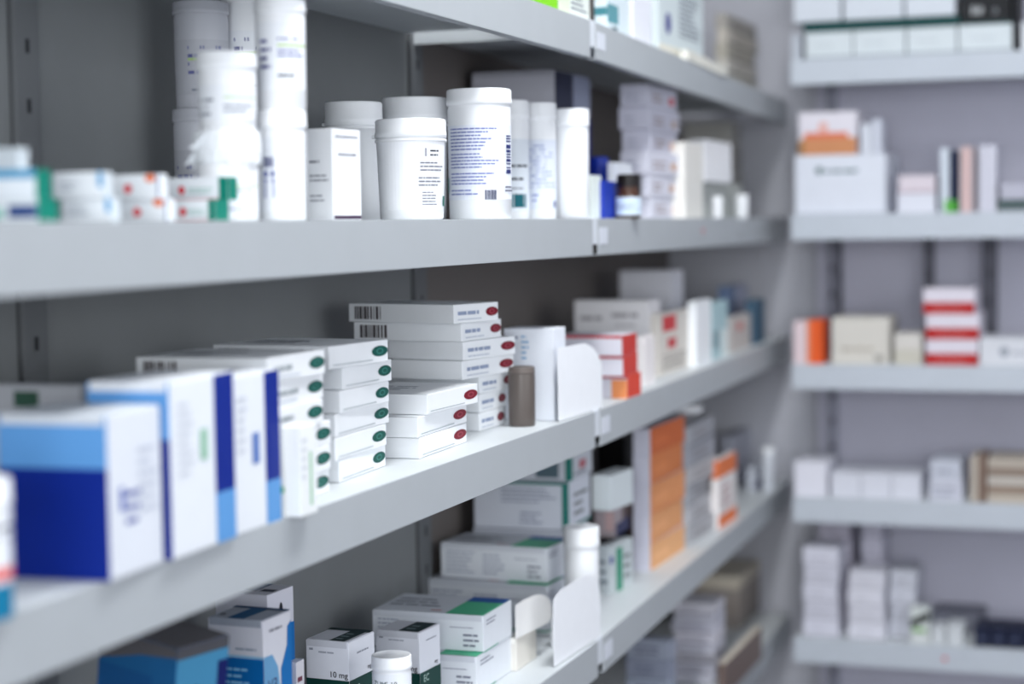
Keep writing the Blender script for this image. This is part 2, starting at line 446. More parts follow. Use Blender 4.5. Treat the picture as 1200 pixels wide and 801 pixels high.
o, r, h, P = jar('white jar with a blue block code, bottom of the tallest front stack', 302, 362, 130, -.03, z, lid=.17,
    lab=[('r', .20, .18, .38, .36, (70, 84, 156)), ('r', .20, .38, .38, .44, (70, 84, 156)), ('r', .20, .47, .38, .55, (70, 84, 156)), ('b', .20, .6, .38, .74, (50, 60, 120))], labz=(.1, .9))
jar('white jar with blue print, top of the tallest front stack', 300, 361, 0, -.03, z+h+.0002, lid=.13, labz=(.2, .9),
    lab=[('l', .45, .72, .95, .8, 1, txt), ('r', .45, .64, .98, .67, (170, 200, 110)), ('l', .45, .48, .98, .62, 2, (90, 96, 160)), ('l', .45, .18, .7, .27, 1, DK), ('l', .16, .3, .36, .8, 4, txt)])
carton('upright white carton with a dark bar at its foot, beside the tallest jars', 361, 391, 424, 150, X=-.035, z=z, a=-4, flap={},
       dec={'F': [('l', .1, .62, .6, .68, 1, (130, 132, 142)), ('l', .1, .42, .85, .52, 2, (150, 152, 160)), ('l', .1, .2, .8, .3, 2, (160, 162, 170))], 'R': [('r', .02, .012, .98, .05, (56, 30, 62)), ('l', .2, .7, .9, .76, 1, (150, 152, 162)), ('l', .1, .9, .9, .95, 1, (150, 152, 162))]})
jar('shaded white tub with a snap tab behind the upright carton', 383, 451, 120, -.15, z, lid=.2, rim=True, tab=True, taper=.93)
jar('white tub with a tall lid standing behind the tab-lidded tub', 449, 527, 115, -.115, z, lid=.2, rim=True, taper=.93)
jar('white tub with a snap tab and small black print at the front', 441, 525, 140, -.045, z, lid=.19, rim=True, tab=True, taper=.92, labz=(.12, .95), labcol=(240, 242, 246),
    lab=[('l', .72, .78, .86, .9, 2, DK), ('r', .655, .78, .68, .9, (160, 160, 170)), ('l', .6, .56, .93, .72, 3, (120, 122, 134)), ('l', .58, .34, .93, .5, 3, (124, 126, 138)), ('l', .62, .06, .82, .28, 5, (130, 132, 144)), ('r', .95, .05, .99, .2, TEAL)])
jar('tallest sharp white jar covered in blue small print with two barcodes', 525, 602, 105, -.04, z, lid=.125, taper=.985, labz=(.17, .82), labcol=(232, 236, 246), labspan=165,
    lab=[('l', .12, .66, .72, .98, 7, (112, 122, 184)), ('l', .12, .42, .74, .64, 5, (120, 130, 188)), ('l', .12, .2, .76, .38, 4, (120, 130, 188)), ('l', .12, .06, .5, .16, 2, (130, 140, 190)),
         ('vb', .83, .35, .93, .88, (44, 54, 110)), ('b', .55, .0, .68, .13, (40, 44, 80)), ('l', .8, .1, .98, .2, 2, (90, 90, 110)), ('r', .02, .1, .06, .3, TEAL)])
jar('white jar with a dark teal block on its label, squeezed behind the tallest sharp jar', 576, 622, 118, -.085, z, lid=.16, labz=(.08, .8), labcol=(222, 228, 236), labspan=170,
    lab=[('r', .5, .05, .82, .24, (14, 92, 104)), ('l', .5, .6, .9, .68, 1, DK), ('l', .5, .42, .9, .5, 1, DK), ('l', .5, .3, .8, .35, 1, GR)])
jar('slim white jar with pale blue print, second from the row end', 611, 654, 121, -.065, z, lid=.15, labz=(.1, .8), labcol=(224, 230, 242), labspan=165,
    lab=[('l', .15, .3, .9, .95, 12, (156, 168, 206)), ('l', .15, .1, .6, .25, 2, (132, 146, 196)), ('b', .8, .02, .92, .12, (60, 66, 120))])
jar('slim blank white jar closing the front row at the shelf joint', 649, 692, 128, -.035, z, lid=.17)
carton('thin white leaflet box leaning beside the last jar', 690, 694, 705, 205, X=-.035, z=z, col=(226, 234, 230), wmax=.02)
# big open carton behind
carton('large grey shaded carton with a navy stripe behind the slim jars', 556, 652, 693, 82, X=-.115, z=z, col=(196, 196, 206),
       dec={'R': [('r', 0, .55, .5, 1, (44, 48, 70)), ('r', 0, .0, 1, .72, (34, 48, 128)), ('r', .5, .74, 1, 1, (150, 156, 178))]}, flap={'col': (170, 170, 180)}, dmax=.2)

# ---------- second shelf, small boxes at the left (row of three, two layers)
TL = (6, 122, 104)
def smallrow(z0, z1, cols, lay):
    for i, (xl, xn, xr, X) in enumerate(cols):
        d = {'F': [('r', .0, 0, .0, 0, WHITE)], 'R': []}
        if i == 0: d = {'F': [('r', .9, .4, 1, 1, (90, 160, 206)), ('l', .15, .3, .6, .7, 2, (170, 176, 186))], 'R': [('r', 0, 0, 1, 1, (206, 214, 220))]}
        if i == 1: d = {'F': [('o', .42, .42, .0035, .0035, (214, 64, 74)), ('o', .84, .84, .0045, .003, (226, 120, 80)), ('r', .97, 0, 1, 1, (64, 84, 140))]}
        if i == 2: d = {'F': [('o', .3, .45, .003, .0035, (214, 64, 74)), ('l', .4, .3, .8, .6, 2, (150, 190, 180)), ('r', .86, 0, 1, 1, TL), ('r', 0, .02, .86, .07, (200, 120, 120))], 'R': [('r', 0, 0, 1, 1, TL)]}
        lb = ['white box with a blue corner in the small %s row at the left', 'white box with red and orange dots in the small %s row at the left', 'white box with a teal end cap in the small %s row at the left'][i] % lay
        carton(lb, xl, xn, xr, 0, X=X, z=z0, ztop=z1, dec=d, col=(228, 232, 236), name='medicine_box', group='small red-dotted boxes in two layers')
za = z; zb = z+.0165; zc2 = z+.0345
smallrow(za, zb-.0002, [(72, 130, 134, -.03), (136, 196, 198, -.03), (199, 252, 268, -.03)], 'lower')
smallrow(zb, zc2, [(62, 121, 125, -.033), (124, 187, 189, -.033), (190, 268, 281, -.033)], 'upper')
for (lb, xl, xn, xr, z0, z1, col, dec) in (
    ('white box with a teal stripe and navy mark at the left frame edge, lower', -60, 44, 68, za, za+.0150, (222, 228, 232), {'F': [('r', .68, .2, 1, .75, (52, 76, 130)), ('r', .42, .2, .62, .6, (110, 190, 170))], 'R': [('r', 0, 0, 1, 1, TL)]}),
    ('white box with a blue top band and teal stripe at the left frame edge, middle', -70, 42, 60, za+.0152, za+.0345, (224, 230, 236), {'F': [('r', .58, .7, 1, 1, (74, 150, 190))], 'R': [('r', 0, 0, 1, 1, TL)]}),
    ('pale grey box lying on the teal-striped boxes at the left frame edge', -80, 22, 30, za+.0347, za+.0490, (196, 204, 210), None)):
    carton(lb, xl, xn, xr, 0, X=-.035 if 'grey' not in lb else -.05, z=z0, ztop=z1, col=col, dec=dec, group='teal-striped boxes at the left edge')

# ---------- second shelf past the joint
z = Z2+.0003
o, w, d, h, P = carton('dark blue box behind the little amber bottle', 697, 708, 752, 212, X=-.03, z=z, col=(34, 60, 168), dmax=.12)
carton('small white box on top of the dark blue box', 714, 722, 746, 190, X=-.045, z=z+h+.0003, col=(222, 226, 234), dmax=.08)
jar('royal blue capped white bottle next to the blank slim jar', 692, 714, 184, -.085, z, lid=.4, lidc=(30, 60, 176), body=(222, 228, 240), cat='bottle', name='medicine_bottle')
jar('little amber bottle with a pale label in front of the blue box', 721, 752, 204, -.012, z, body=(70, 44, 32), lidc=(24, 20, 20), cat='bottle', name='medicine_bottle', neck=(.66, .8), lid=.28,
    lab=[('l', .2, .3, .8, .7, 3, (150, 160, 180))], labcol=(206, 222, 236), labz=(.1, .66), labspan=300)
zz = z
words = ['bottom one', 'second from bottom', 'third from bottom', 'third from top', 'second from top', 'top one']
for k in range(6):
    o, w, d, h, P = carton('lilac white box in the tall stack behind the amber bottle, %s' % words[k], 727+(k % 2)*2-(2 if k > 3 else 0)+(24 if k < 2 else 0), 763-(k % 3)*2, 796-(k % 2)*3, 0, X=-.045, z=zz, ztop=zz+.0322, a=2-(k % 3)*2,
           col=(220, 220, 232) if k < 3 else (206, 206, 220), group='lilac white boxes in the tall stack',
           dec={'R': [('l', .15, .2, .6, .7, 2, (150, 130, 130)), ('r', .72, .2, .9, .55, [(206, 150, 120), (196, 160, 140), (214, 176, 150), (206, 140, 110), (190, 170, 160), (204, 70, 80)][k])], 'F': [('l', .2, .2, .7, .7, 2, (176, 178, 196))]})
    zz += .0325
carton('cream white carton standing between the tall stack and the bright box', 786, 803, 824, 166, X=-.03, z=z, col=(232, 230, 224), dmax=.16)
o, w, d, h, P = carton('olive grey box under the bright white box', 806, 824, 878, 213, X=-.06, z=z, col=(176, 180, 176), dmax=.3)
carton('bright blank white box sitting on the olive grey box', 806, 826, 859, 163, X=-.045, z=z+h+.0003, col=(248, 249, 252), dmax=.2)
zz = z
for k in range(4):
    carton('shaded beige box in the rear stack by the far end, %s' % ['bottom one', 'second from bottom', 'second from top', 'top one'][k], 800, 862-(k % 2)*4, 884, 0, X=-.135, z=zz, ztop=zz+.047, a=-2+k,
           col=[(190, 190, 186), (198, 196, 190), (184, 182, 178), (206, 204, 198)][k], group='beige boxes in the rear stack', dec={'R': [('l', .2, .3, .8, .7, 2, (140, 136, 130))]})
    zz += .0474
jar('tiny white bottle standing before the olive grey box', 834, 847, 230, -.022, z, lid=.3, cat='bottle', name='medicine_bottle', group='tiny white bottles')
jar('tiny white bottle at the far end of the jar shelf', 862, 877, 228, -.035, z, lid=.3, cat='bottle', name='medicine_bottle', group='tiny white bottles')

# ---------- third shelf: blue cartons
z = Z3+.0003
stripe = [('r', .66, .25, 1, 1, NAVY), ('r', .66, 0, 1, .25, LB)]
bf = [('r', 0, .0, 1, .68, NAVY), ('r', 0, .68, 1, 1, LB)]
carton('nearest navy and light blue carton with a white side, at the left frame edge', 3, 130, 192, 488, z=z, yb=681, a=3, col=(226, 230, 238),
       dec={'F': bf, 'R': [('l', .3, .3, .6, .55, 3, (70, 84, 160)), ('r', .2, .4, .28, .55, (80, 100, 180)), ('l', .55, .35, .9, .8, 6, (196, 202, 216))]}, flap={'col': (212, 218, 226)})
carton('white carton with a navy edge stripe between two like it', 108, 203, 277, 449, z=z, yb=656, a=2, col=(232, 236, 242),
       dec={'F': bf, 'R': [('r', .68, .30, 1, 1, NAVY), ('r', .68, 0, 1, .30, LB), ('r', .45, .52, .56, .7, (150, 196, 170)), ('l', .12, .45, .34, .9, 8, (206, 210, 220))]}, flap={'col': (224, 228, 234)})
carton('white carton with a navy edge stripe beside the small green-lined box', 215, 275, 330, 443, z=z, yb=628, a=2, col=(232, 236, 242),
       dec={'F': bf, 'R': [('r', .68, .28, 1, 1, NAVY), ('r', .68, 0, 1, .28, LB), ('r', .4, .42, .55, .62, (96, 126, 190)), ('l', .1, .5, .3, .9, 6, (206, 210, 220))]}, flap={'col': (224, 228, 234)}, dmax=.085)
carton('narrow white box with a green line at the shelf edge', 327, 353, 373, 500, z=z, yb=606, a=0, col=(240, 243, 244),
       dec={'R': [('r', .55, .1, .68, .7, (150, 200, 160)), ('l', .1, .4, .4, .9, 5, (210, 214, 220))], 'F': [('o', .1, .3, .0035, .0035, (90, 180, 120))]}, flap={})
carton('flat grey box with a dark green mark lying behind the navy carton', -90, 99, 112, 470, X=-.09, z=z, ztop=z+.118, col=(176, 178, 184),
       dec={'F': [('r', .6, .86, .75, .96, (52, 84, 70))]}, dmax=.1)
jar('white bottle with a red band and teal foot cut by the left frame edge', -62, 17, 560, None, z, ybase=722, lid=.2, cat='bottle', name='medicine_bottle',
    lab=[('r', 0, .0, 1, .32, (12, 118, 158)), ('r', 0, .36, 1, .47, (226, 100, 96)), ('l', .5, .7, .9, .9, 2, DK)], labz=(.0, .98), labspan=300)

# green oval boxes
GRN = (12, 82, 74); GIN = (70, 140, 128)
def ovalbox(label, xl, xn, xr, X, z0, z1, a, oc, ic, words=True, code=False, group=None, ou=.86, fl=None, yn=None):
    r = math.radians(a)
    P = column(xn, z0, X=X)
    D = Vector((-math.sin(r), math.cos(r), 0)); d = along(P, D, xr); h = z1-z0
    dec = {'R': [], 'F': []}
    R = dec['R']
    oc_ = 1-.15-.01/d if False else .85
    R.append(('o', oc_, .52, .14*d, h*.245, oc)); R.append(('o', oc_, .52, .060*d, h*.13, ic)); R.append(('o', oc_, .52, .045*d, h*.09, oc))
    if words:
        R.append(('l', .08, .36, .60, .84, 1, (150, 162, 188) if oc[0] > 60 else (166, 174, 178)))
        R.append(('l', .08, .14, .62, .30, 1, (190, 198, 210)))
    else: R.append(('r', .05, .13, .72, .18, (176, 184, 188)))
    if code: dec['F'] = [('b', .06, .15, .32, .85, (62, 52, 56))]
    dec['T'] = [('l', .1, .3, .6, .7, 3, (150, 156, 166)), ('r', .0, .0, 1, .012, (190, 194, 200))]
    return carton(label, xl, xn, xr, 0, X=X, z=z0, ztop=z1, a=a, col=(240, 243, 246), dec=dec, group=group)
PR = onZ(398, 566, z); ztR = height_at(column(388, z, X=PR.x), 405.5); hR = (ztR-z)/6
od = ['top one', 'second from top', 'third from top', 'third from bottom', 'second from bottom', 'bottom one']
gr_r = [(250, 386, 455, 0), (262, 402, 459, 0), (262, 399, 456, 0), (262, 393, 456, 0), (262, 393, 453, 0), (262, 398, 452, 0)]
for i, (xl, xn, xr, _) in enumerate(gr_r):
    z0 = z+(5-i)*hR
    ovalbox('white box with a green oval, stack nearer the red ovals, %s' % od[i], xl, xn, xr, PR.x-.001*(i % 2), z0, z0+hR-.0004, [-7, -2, 0, 2, 2, 3][i], GRN, GIN, words=False, code=(i == 0), group='green oval boxes, stack by the red ones')
PL = onZ(322, 600, z); XLs = -.022
ztL = height_at(column(314, z, X=XLs), 420); hL = (ztL-z)/6
gr_l = [(160, 314, 381), (165, 312, 379), (165, 312, 379), (190, 322, 388), (190, 322, 388), (190, 322, 386)]
for i, (xl, xn, xr) in enumerate(gr_l):
    z0 = z+(5-i)*hL
    ovalbox('white box with a green oval, stack next to the navy-striped cartons, %s' % od[i], xl, xn, xr, XLs-.001*(i % 2), z0, z0+hL-.0004, [0, 2, 1, 2, 2, 3][i], GRN, GIN, words=i < 3, code=(i == 0), group='green oval boxes, stack by the blue cartons')
# red oval boxes
ROV = (122, 18, 38); RIN = (176, 84, 96)
Xr = -.062
ztr = height_at(column(532, z, X=Xr), 357); hr = (ztr-z)/7
od7 = ['top one', 'second from top', 'third from top', 'middle one', 'third from bottom', 'second from bottom', 'bottom one']
rr = [(409, 532, 584), (415, 541, 587.5), (455, 543, 604), (455, 542, 602), (450, 562, 601), (450, 562, 593), (450, 562, 591)]
aa = [-16, -7, -11, -7, -6, -2, -2]
for i, (xl, xn, xr) in enumerate(rr):
    z0 = z+(6-i)*hr
    ovalbox('white box with a dark red oval in the tall stack of seven, %s' % od7[i], xl, xn, xr, Xr+(.0 if i < 4 else -.002), z0, z0+hr-.0004, aa[i], ROV, RIN, code=i < 2, group='red oval boxes, stack of seven')
Pf = onZ(491, 537, z)
rf = [(400, 501, 560, -.036), (400, 490, 547, -.038), (400, 492, 547, -.037)]
hf = hr*1.0
for i, (xl, xn, xr, X) in enumerate(rf):
    z0 = z+(2-i)*hf
    ovalbox('white box with a dark red oval in the low stack of three, %s' % ['top one', 'middle one', 'bottom one'][i], xl, xn, xr, X, z0, z0+hf-.0004, [-2, 2, 2][i], ROV, RIN, words=False, group='red oval boxes, stack of three')
jar('dark taupe bottle without a label beside the red oval boxes', 596, 628, 429, -.036, z, body=(92, 84, 80), lidc=(100, 92, 88), cat='bottle', name='medicine_bottle', lid=.12, lidw=1.0)
# white carton with an open side flap
o, w, d, h, P = carton('white carton with blue print and a large open flap at the shelf joint', 592, 650, 664, 385, z=z, yb=493, a=0, col=(232, 236, 244), flap={}, dmax=.06,
       dec={'F': [('l', .35, .66, .5, .95, 5, (140, 180, 214)), ('l', .1, .8, .3, .95, 2, (150, 160, 180))]})
fl = MB(); m = mat((246, 248, 252), .5)
base = column(655, z+.001, X=-.006); root = o
fz0 = .001; ft = height_at(base, 409)-z; D = Vector((0.02, 1, 0)).normalized(); fw = along(base, D, 706)
pts = [(0, 0), (fw, 0), (fw, ft*.62), (fw*.93, ft*.76), (fw*.8, ft*.9), (fw*.62, ft*.99), (fw*.5, ft), (0, ft)]
def flapmesh(mb, org, D, pts, m, t=.0008, nrm=Vector((1, 0, 0))):
    A = [org + D*u + Vector((0, 0, v)) for u, v in pts]; B = [p - nrm*t for p in A]; n = len(pts)
    mb.poly(A, m); mb.poly(B[::-1], m)
    for i in range(n): mb.poly([A[i], B[i], B[(i+1) % n], A[(i+1) % n]], m)
bpy.context.view_layer.update()
flapmesh(fl, base, D, pts, m); f_o = fl.build('open_flap'); f_o.parent = o; f_o.matrix_parent_inverse = o.matrix_world.inverted()

# ---------- third shelf past the joint
def yrow(px, X, zz, py): return height_at(column(px, zz, X=X), py)
XS = onZ(735, 467, z).x; zt3 = [height_at(column(730, z, X=XS), y) for y in (467, 441, 417, 393)]
for k in range(3):
    z0, z1 = (z, zt3[1]) if k == 0 else (zt3[k]+.0003, zt3[k+1])
    carton('white box with a red edge and red end, %s of the red-ended stack' % ['bottom', 'middle', 'top'][k], [690, 680, 652][k], [735, 730, 729][k], [751, 747, 746][k], 0, X=XS, z=z0, ztop=z1, col=(222, 220, 230),
           dec={'F': [('r', 0, .86, 1, 1, (196, 60, 70))] + ([('r', .6, 0, 1, .8, (236, 150, 96))] if k == 0 else []), 'R': [('r', 0, 0, 1, 1, [(222, 70, 48), (206, 62, 52), (200, 56, 48)][k])]}, group='red-ended boxes past the joint')
carton('large cream white carton with grey print behind the red-ended stack', 674, 762, 774, 352, X=-.062, z=z, col=(240, 238, 240), flap={},
       dec={'F': [('l', .08, .72, .42, .86, 1, (176, 172, 176)), ('l', .5, .76, .95, .9, 1, (176, 172, 176)), ('l', .55, .66, .9, .72, 1, (186, 182, 186))]})
carton('tall grey shaded box at the back above the cream carton', 727, 788, 803, 317, X=-.12, z=z, col=(232, 232, 240), wmax=.11, dmax=.08)
carton('white box end with pale print between red-ended stack and red-marked carton', 752, 756, 768, 395, X=-.03, z=z, col=(238, 232, 232), wmax=.03)
carton('cream carton with two red marks on its side', 766, 772, 812, 368, X=-.05, z=z, col=(222, 216, 208), wmax=.05,
       dec={'R': [('r', .12, .7, .5, .95, (210, 60, 66)), ('r', .25, .42, .5, .58, (204, 70, 76)), ('l', .1, .08, .8, .35, 4, (160, 156, 150))]})
carton('bright white upright box beside the teal-edged one', 806, 816, 834, 353, X=-.038, z=z, col=(244, 247, 250), wmax=.05)
carton('pale teal upright box beside the bright white one', 828, 836, 853, 354, X=-.045, z=z, col=(176, 206, 212), wmax=.05, dec={'R': [('r', 0, .2, .35, .5, (120, 150, 160)), ('r', .5, 0, 1, .5, (226, 238, 238))]})
carton('beige box with a reddish mark near the far end of the third shelf', 846, 856, 880, 372, X=-.05, z=z, col=(196, 190, 186), dec={'R': [('r', .3, .6, .6, .8, (206, 130, 126))]}, wmax=.05)
carton('slate blue tall box behind the beige one', 842, 852, 876, 336, X=-.10, z=z, col=(120, 140, 176), wmax=.06, dec={'R': [('r', .4, .3, 1, 1, (170, 176, 198))]})
carton('dark teal thin box at the far end of the third shelf', 874, 884, 896, 352, X=-.05, z=z, col=(70, 100, 122), wmax=.03)
jar('round pale bottle tucked far behind the slate blue box', 842, 866, 322, -.18, z, cat='bottle', name='medicine_bottle', body=(190, 194, 208), lidc=(176, 180, 196))

# ---------- fourth shelf, near bay
z = Z4+.0003
# tilted blue carton
P = column(205, 1.02, X=-.085)
root = empty('medicine_box', (P.x-.042, P.y+.03, z+.006), rot=(0, math.radians(7), math.radians(-14)))
tag(root, 'dark blue carton with a grey top half tilting in the bottom left shade', 'box')
mb = MB(); carton_parts(mb, .085, .06, .188, (30, 96, 150), {'F': [('p', [(0, 1), (0, .86), (.55, .93), (1, .96), (1, 1)], (92, 90, 94)), ('r', 0, 0, .7, .85, (24, 84, 140))], 'R': [('r', 0, .95, 1, 1, (80, 80, 86)), ('r', 0, .4, 1, .95, (70, 140, 180)), ('t', .1, .74, .022, '10x', (24, 36, 90)), ('r', .8, 0, 1, .9, (20, 30, 96))]})
mb.build('carton_body', root)
fb = MB(); fb.box(-.042, .042, -.029, .029, 0, .001, mat((92, 90, 94))); fb.build('top_flap', root, (0, 0, .188))
bb = (0, 104, 176)
curve = [(0, 0), (1, 0), (1, .95), (.88, .93), (.82, .84), (.6, .72), (.3, .84), (0, .84)]
o, w, d, h, P = carton('white and blue tall carton with a curved blue side, under the blue cartons', 249, 313, 345, 728, X=-.10, z=z, a=-3, col=(224, 224, 232), wmax=.07, dmax=.09,
       dec={'F': [('r', 0, 0, 1, .79, bb), ('r', 0, .79, 1, .805, (150, 196, 226)), ('l', .1, .64, .75, .75, 3, (130, 190, 226)), ('l', .1, .54, .6, .6, 1, (130, 190, 226)), ('l', .5, .83, .95, .86, 1, (160, 170, 186))],
            'R': [('p', [(0, 0), (.7, 0), (.62, .5), (.5, .72), (.3, .8), (0, .8)], (110, 166, 208)), ('p', [(.62, 0), (1, 0), (1, .95), (.86, .92), (.84, .82), (.6, .70)], (14, 112, 184)),
                  ('t', .12, .60, .016, 'V3', (60, 50, 100)), ('l', .2, .92, .8, .96, 1, (150, 150, 160))]},
       flap={'col': (170, 176, 188), 'dec': [('r', .35, .0, .65, 1, (20, 84, 128)), ('r', .0, .85, 1, 1, (30, 70, 110)), ('o', .15, .25, .003, .003, (20, 22, 30))]})
mb = MB(); carton_parts(mb, w, .05, h+.006, (216, 216, 226), {'T': [('r', .0, .3, .62, 1, (20, 66, 108)), ('r', .7, .3, .95, .5, (60, 64, 80))], 'R': [('r', 0, 0, 1, .8, bb), ('o', .5, .9, .003, .006, (24, 24, 34))]})
Pq = column(320, z, X=P.x-.035)
Pq.y = max(Pq.y, P.y+d+.006)
o = mb.build('medicine_box', None, Pq + Vector((-w/2, .026, 0)), math.radians(-3))
tag(o, 'second white and blue tall carton standing right behind its twin', 'box')
carton('small white dark-printed box low between the blue carton and 10 mg box', 338, 350, 359, 776, X=-.125, z=z, col=(226, 224, 230), wmax=.05, dec={'R': [('l', .1, .55, .9, .9, 3, (120, 60, 80)), ('p', [(0, .3), (1, .8), (1, .7), (0, .2)], (90, 60, 90))]})
DG = (16, 62, 56)
for (lb, xl, xn, xr, yt, X, tdec, lines) in (
    ('white box printed 10 mg with dark green top stripes and foot', 361, 411, 441, 753, -.098, [('r', .55, 0, .9, 1, (26, 50, 52)), ('r', .0, .8, 1, .97, (26, 50, 52)), ('l', .6, .1, .85, .7, 3, (120, 136, 140))], True),
    ('white box with one dark top stripe and green foot, behind the small lid', 442, 493, 517, 742, -.085, [('r', .5, .05, .95, .95, (30, 52, 54)), ('l', .58, .2, .85, .7, 2, (120, 136, 140))], True)):
    P = column(xn, z, X=X); zt = height_at(P, yt); band = .046
    gh = max(.3, (zt-z-.0285*1.0)/(zt-z)); 
    fr = (height_at(P, 798 if xl == 361 else 789)-z)/(zt-z)
    carton(lb, xl, xn, xr, yt, X=X, z=z, a=-4, col=(230, 232, 240),
           dec={'F': [('r', 0, 0, 1, fr, DG), ('l', .08, .9, .2, .95, 1, (150, 154, 166)), ('l', .3, .88, .75, .92, 1, (170, 174, 186)), ('t', .54, fr+.025, .0085, '10 mg', (24, 26, 38)), ('t', .545, fr+.025, .0085, '10 mg', (24, 26, 38))],
                'R': [('r', 0, 0, 1, fr, DG), ('l', .3, .86, .8, .9, 1, (160, 164, 176)), ('t', .7, fr+.04, .0065, 'mg', (44, 46, 58)), ('t', .15, fr-.13, .011, 'EC', (190, 214, 206))]}, flap={'col': (206, 208, 216), 'dec': tdec})
jar('small white bottle with a ribbed lid and dark letters at the bottom edge', 437, 485, 766, -.045, z, lid=.13, cat='bottle', name='medicine_bottle', ribs=1, taper=1, lidw=1.06,
    lab=[('t', .14, .86, .007, "ZUM' 10", (24, 70, 72)), ('l', .1, .5, .9, .8, 4, (90, 120, 120))], labz=(.05, .97), labspan=170)
# long green-topped boxes
GT = (84, 190, 146); BS = (44, 96, 170)
def greentop(label, xl, xn, xr, top, X, z0, ztop=None, a=0, group=None, flap=True, wide=.34, yb=None):
    P = column(xn, z0, X=X) if yb is None else onZ(xn, yb, z0)
    T = [('r', 1-wide, 0, 1, .98, GT), ('r', 1-wide, .72, 1, .98, BS), ('l', .06, .3, .55, .8, 3, (150, 154, 164)), ('l', .5, .1, .62, .2, 1, (200, 130, 130))]
    return carton(label, xl, xn, xr, top, X=X, z=z0, ztop=ztop, a=a, yb=yb, col=(232, 236, 242), group=group,
        dec={'F': [('l', .05, .15, .36, .85, 6, (176, 182, 198)), ('l', .4, .15, .62, .8, 5, (176, 182, 198)), ('l', .70, .64, .97, .7, 1, (150, 154, 170)), ('l', .82, .12, .97, .55, 3, (130, 134, 150)), ('r', .66, 0, 1, .03, (60, 160, 130))],
             'R': [('l', .1, .7, .5, .9, 2, (140, 144, 160)), ('r', 0, 0, .5, .03, (60, 160, 130))]}, flap={'col': (214, 218, 226), 'dec': T} if flap else None)
# lower box b, upper box a
PB = column(559, z, X=-.052); zbt = height_at(PB, 770)
greentop('white box with a green top under its twin, next to the small bottle', 430, 559, 602, 770, -.052, z, a=0)
greentop('upper white box with a green and blue top nearest the small bottle', 437, 567, 600, 722, -.050, zbt+.0013, a=0)
Pk = onZ(645, 727, z); 
P9 = column(641, z, X=-.075); z9 = height_at(P9, 687)
greentop('white box with a green top carrying the large text-sided box', 500, 642, 668, 687, -.075, z, a=-2)
o10 = greentop('large white box with dense side text and green top corner, in front of the jar', 517, 641, 668, 643, -.078, z9+.0013, a=-4)
# back stack with teal edges
TE = (20, 120, 108)
P = column(665, z, X=-.09)
zA = height_at(column(664, z, X=-.09), 622)
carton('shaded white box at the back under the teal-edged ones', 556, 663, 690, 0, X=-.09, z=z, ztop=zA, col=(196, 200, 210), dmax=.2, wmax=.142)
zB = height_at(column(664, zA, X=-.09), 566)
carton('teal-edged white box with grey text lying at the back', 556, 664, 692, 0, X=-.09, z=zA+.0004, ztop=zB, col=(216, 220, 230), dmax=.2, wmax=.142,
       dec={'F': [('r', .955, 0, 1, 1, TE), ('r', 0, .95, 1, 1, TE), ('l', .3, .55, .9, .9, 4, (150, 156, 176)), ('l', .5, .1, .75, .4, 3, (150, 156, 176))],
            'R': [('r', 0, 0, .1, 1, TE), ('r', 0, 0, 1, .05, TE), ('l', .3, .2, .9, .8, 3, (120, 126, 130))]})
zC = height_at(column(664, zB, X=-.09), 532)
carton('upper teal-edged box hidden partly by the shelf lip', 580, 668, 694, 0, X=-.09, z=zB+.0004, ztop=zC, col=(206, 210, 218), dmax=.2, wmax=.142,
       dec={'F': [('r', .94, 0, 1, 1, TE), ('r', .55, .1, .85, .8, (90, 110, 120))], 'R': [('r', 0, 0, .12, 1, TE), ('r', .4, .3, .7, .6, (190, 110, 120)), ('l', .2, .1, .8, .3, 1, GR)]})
# jar and white flap at the joint
jar('round white jar beside the large text-sided box at the joint', 661, 704, 616, -.035, z, lid=.2, lidw=1.05, group=None)
o, w, d, h, P = carton('low white carton with a big rounded open flap before the round jar', 646, 668, 700, 722, X=-.02, z=z, a=0, col=(244, 246, 250), dmax=.10, wmax=.05, flap={'col': (244, 246, 250)})
bpy.context.view_layer.update()
base = column(650, z+.0015, X=-.008); D = Vector((.03, 1, 0)).normalized(); fw = along(base, D, 704)
fl = MB(); hh2 = height_at(column(690, z, X=-.006), 672)-z
pts = [(0, 0), (fw, 0), (fw, hh2*.55)] + [(fw*(.6+.4*math.cos(t*math.pi/16)), hh2*(.55+.45*math.sin(t*math.pi/16))) for t in range(1, 9)] + [(fw*.15, hh2*.98), (fw*.04, hh2*.93), (0, hh2*.86)]
flapmesh(fl, base, D, pts, mat((246, 248, 252))); f_o = fl.build('open_flap'); f_o.parent = o; f_o.matrix_parent_inverse = o.matrix_world.inverted()
# beige small carton with a curled flap
o, w, d, h, P = carton('narrow beige carton with a rounded white flap beside the green-topped pair', 602, 606, 629, 748, X=-.045, z=z, a=0, col=(226, 222, 214), wmax=.02, flap={'col': (236, 234, 228)})
bpy.context.view_layer.update()
base = P + Vector((.001, -.004, h+.0008)); D = Vector((.10, 1, 0)).normalized(); fw = along(base, D, 647)
fl = MB(); hf_ = height_at(base, 707)-base.z
pts = [(0, 0), (fw*.9, 0), (fw, hf_*.15)] + [(fw*(.45+.55*math.cos(t*math.pi/16)), hf_*(.35+.65*math.sin(t*math.pi/16))) for t in range(1, 9)] + [(fw*.2, hf_), (0, hf_*.95)]
flapmesh(fl, base, D, pts, mat((240, 239, 238))); f_o = fl.build('open_flap'); f_o.parent = o; f_o.matrix_parent_inverse = o.matrix_world.inverted()

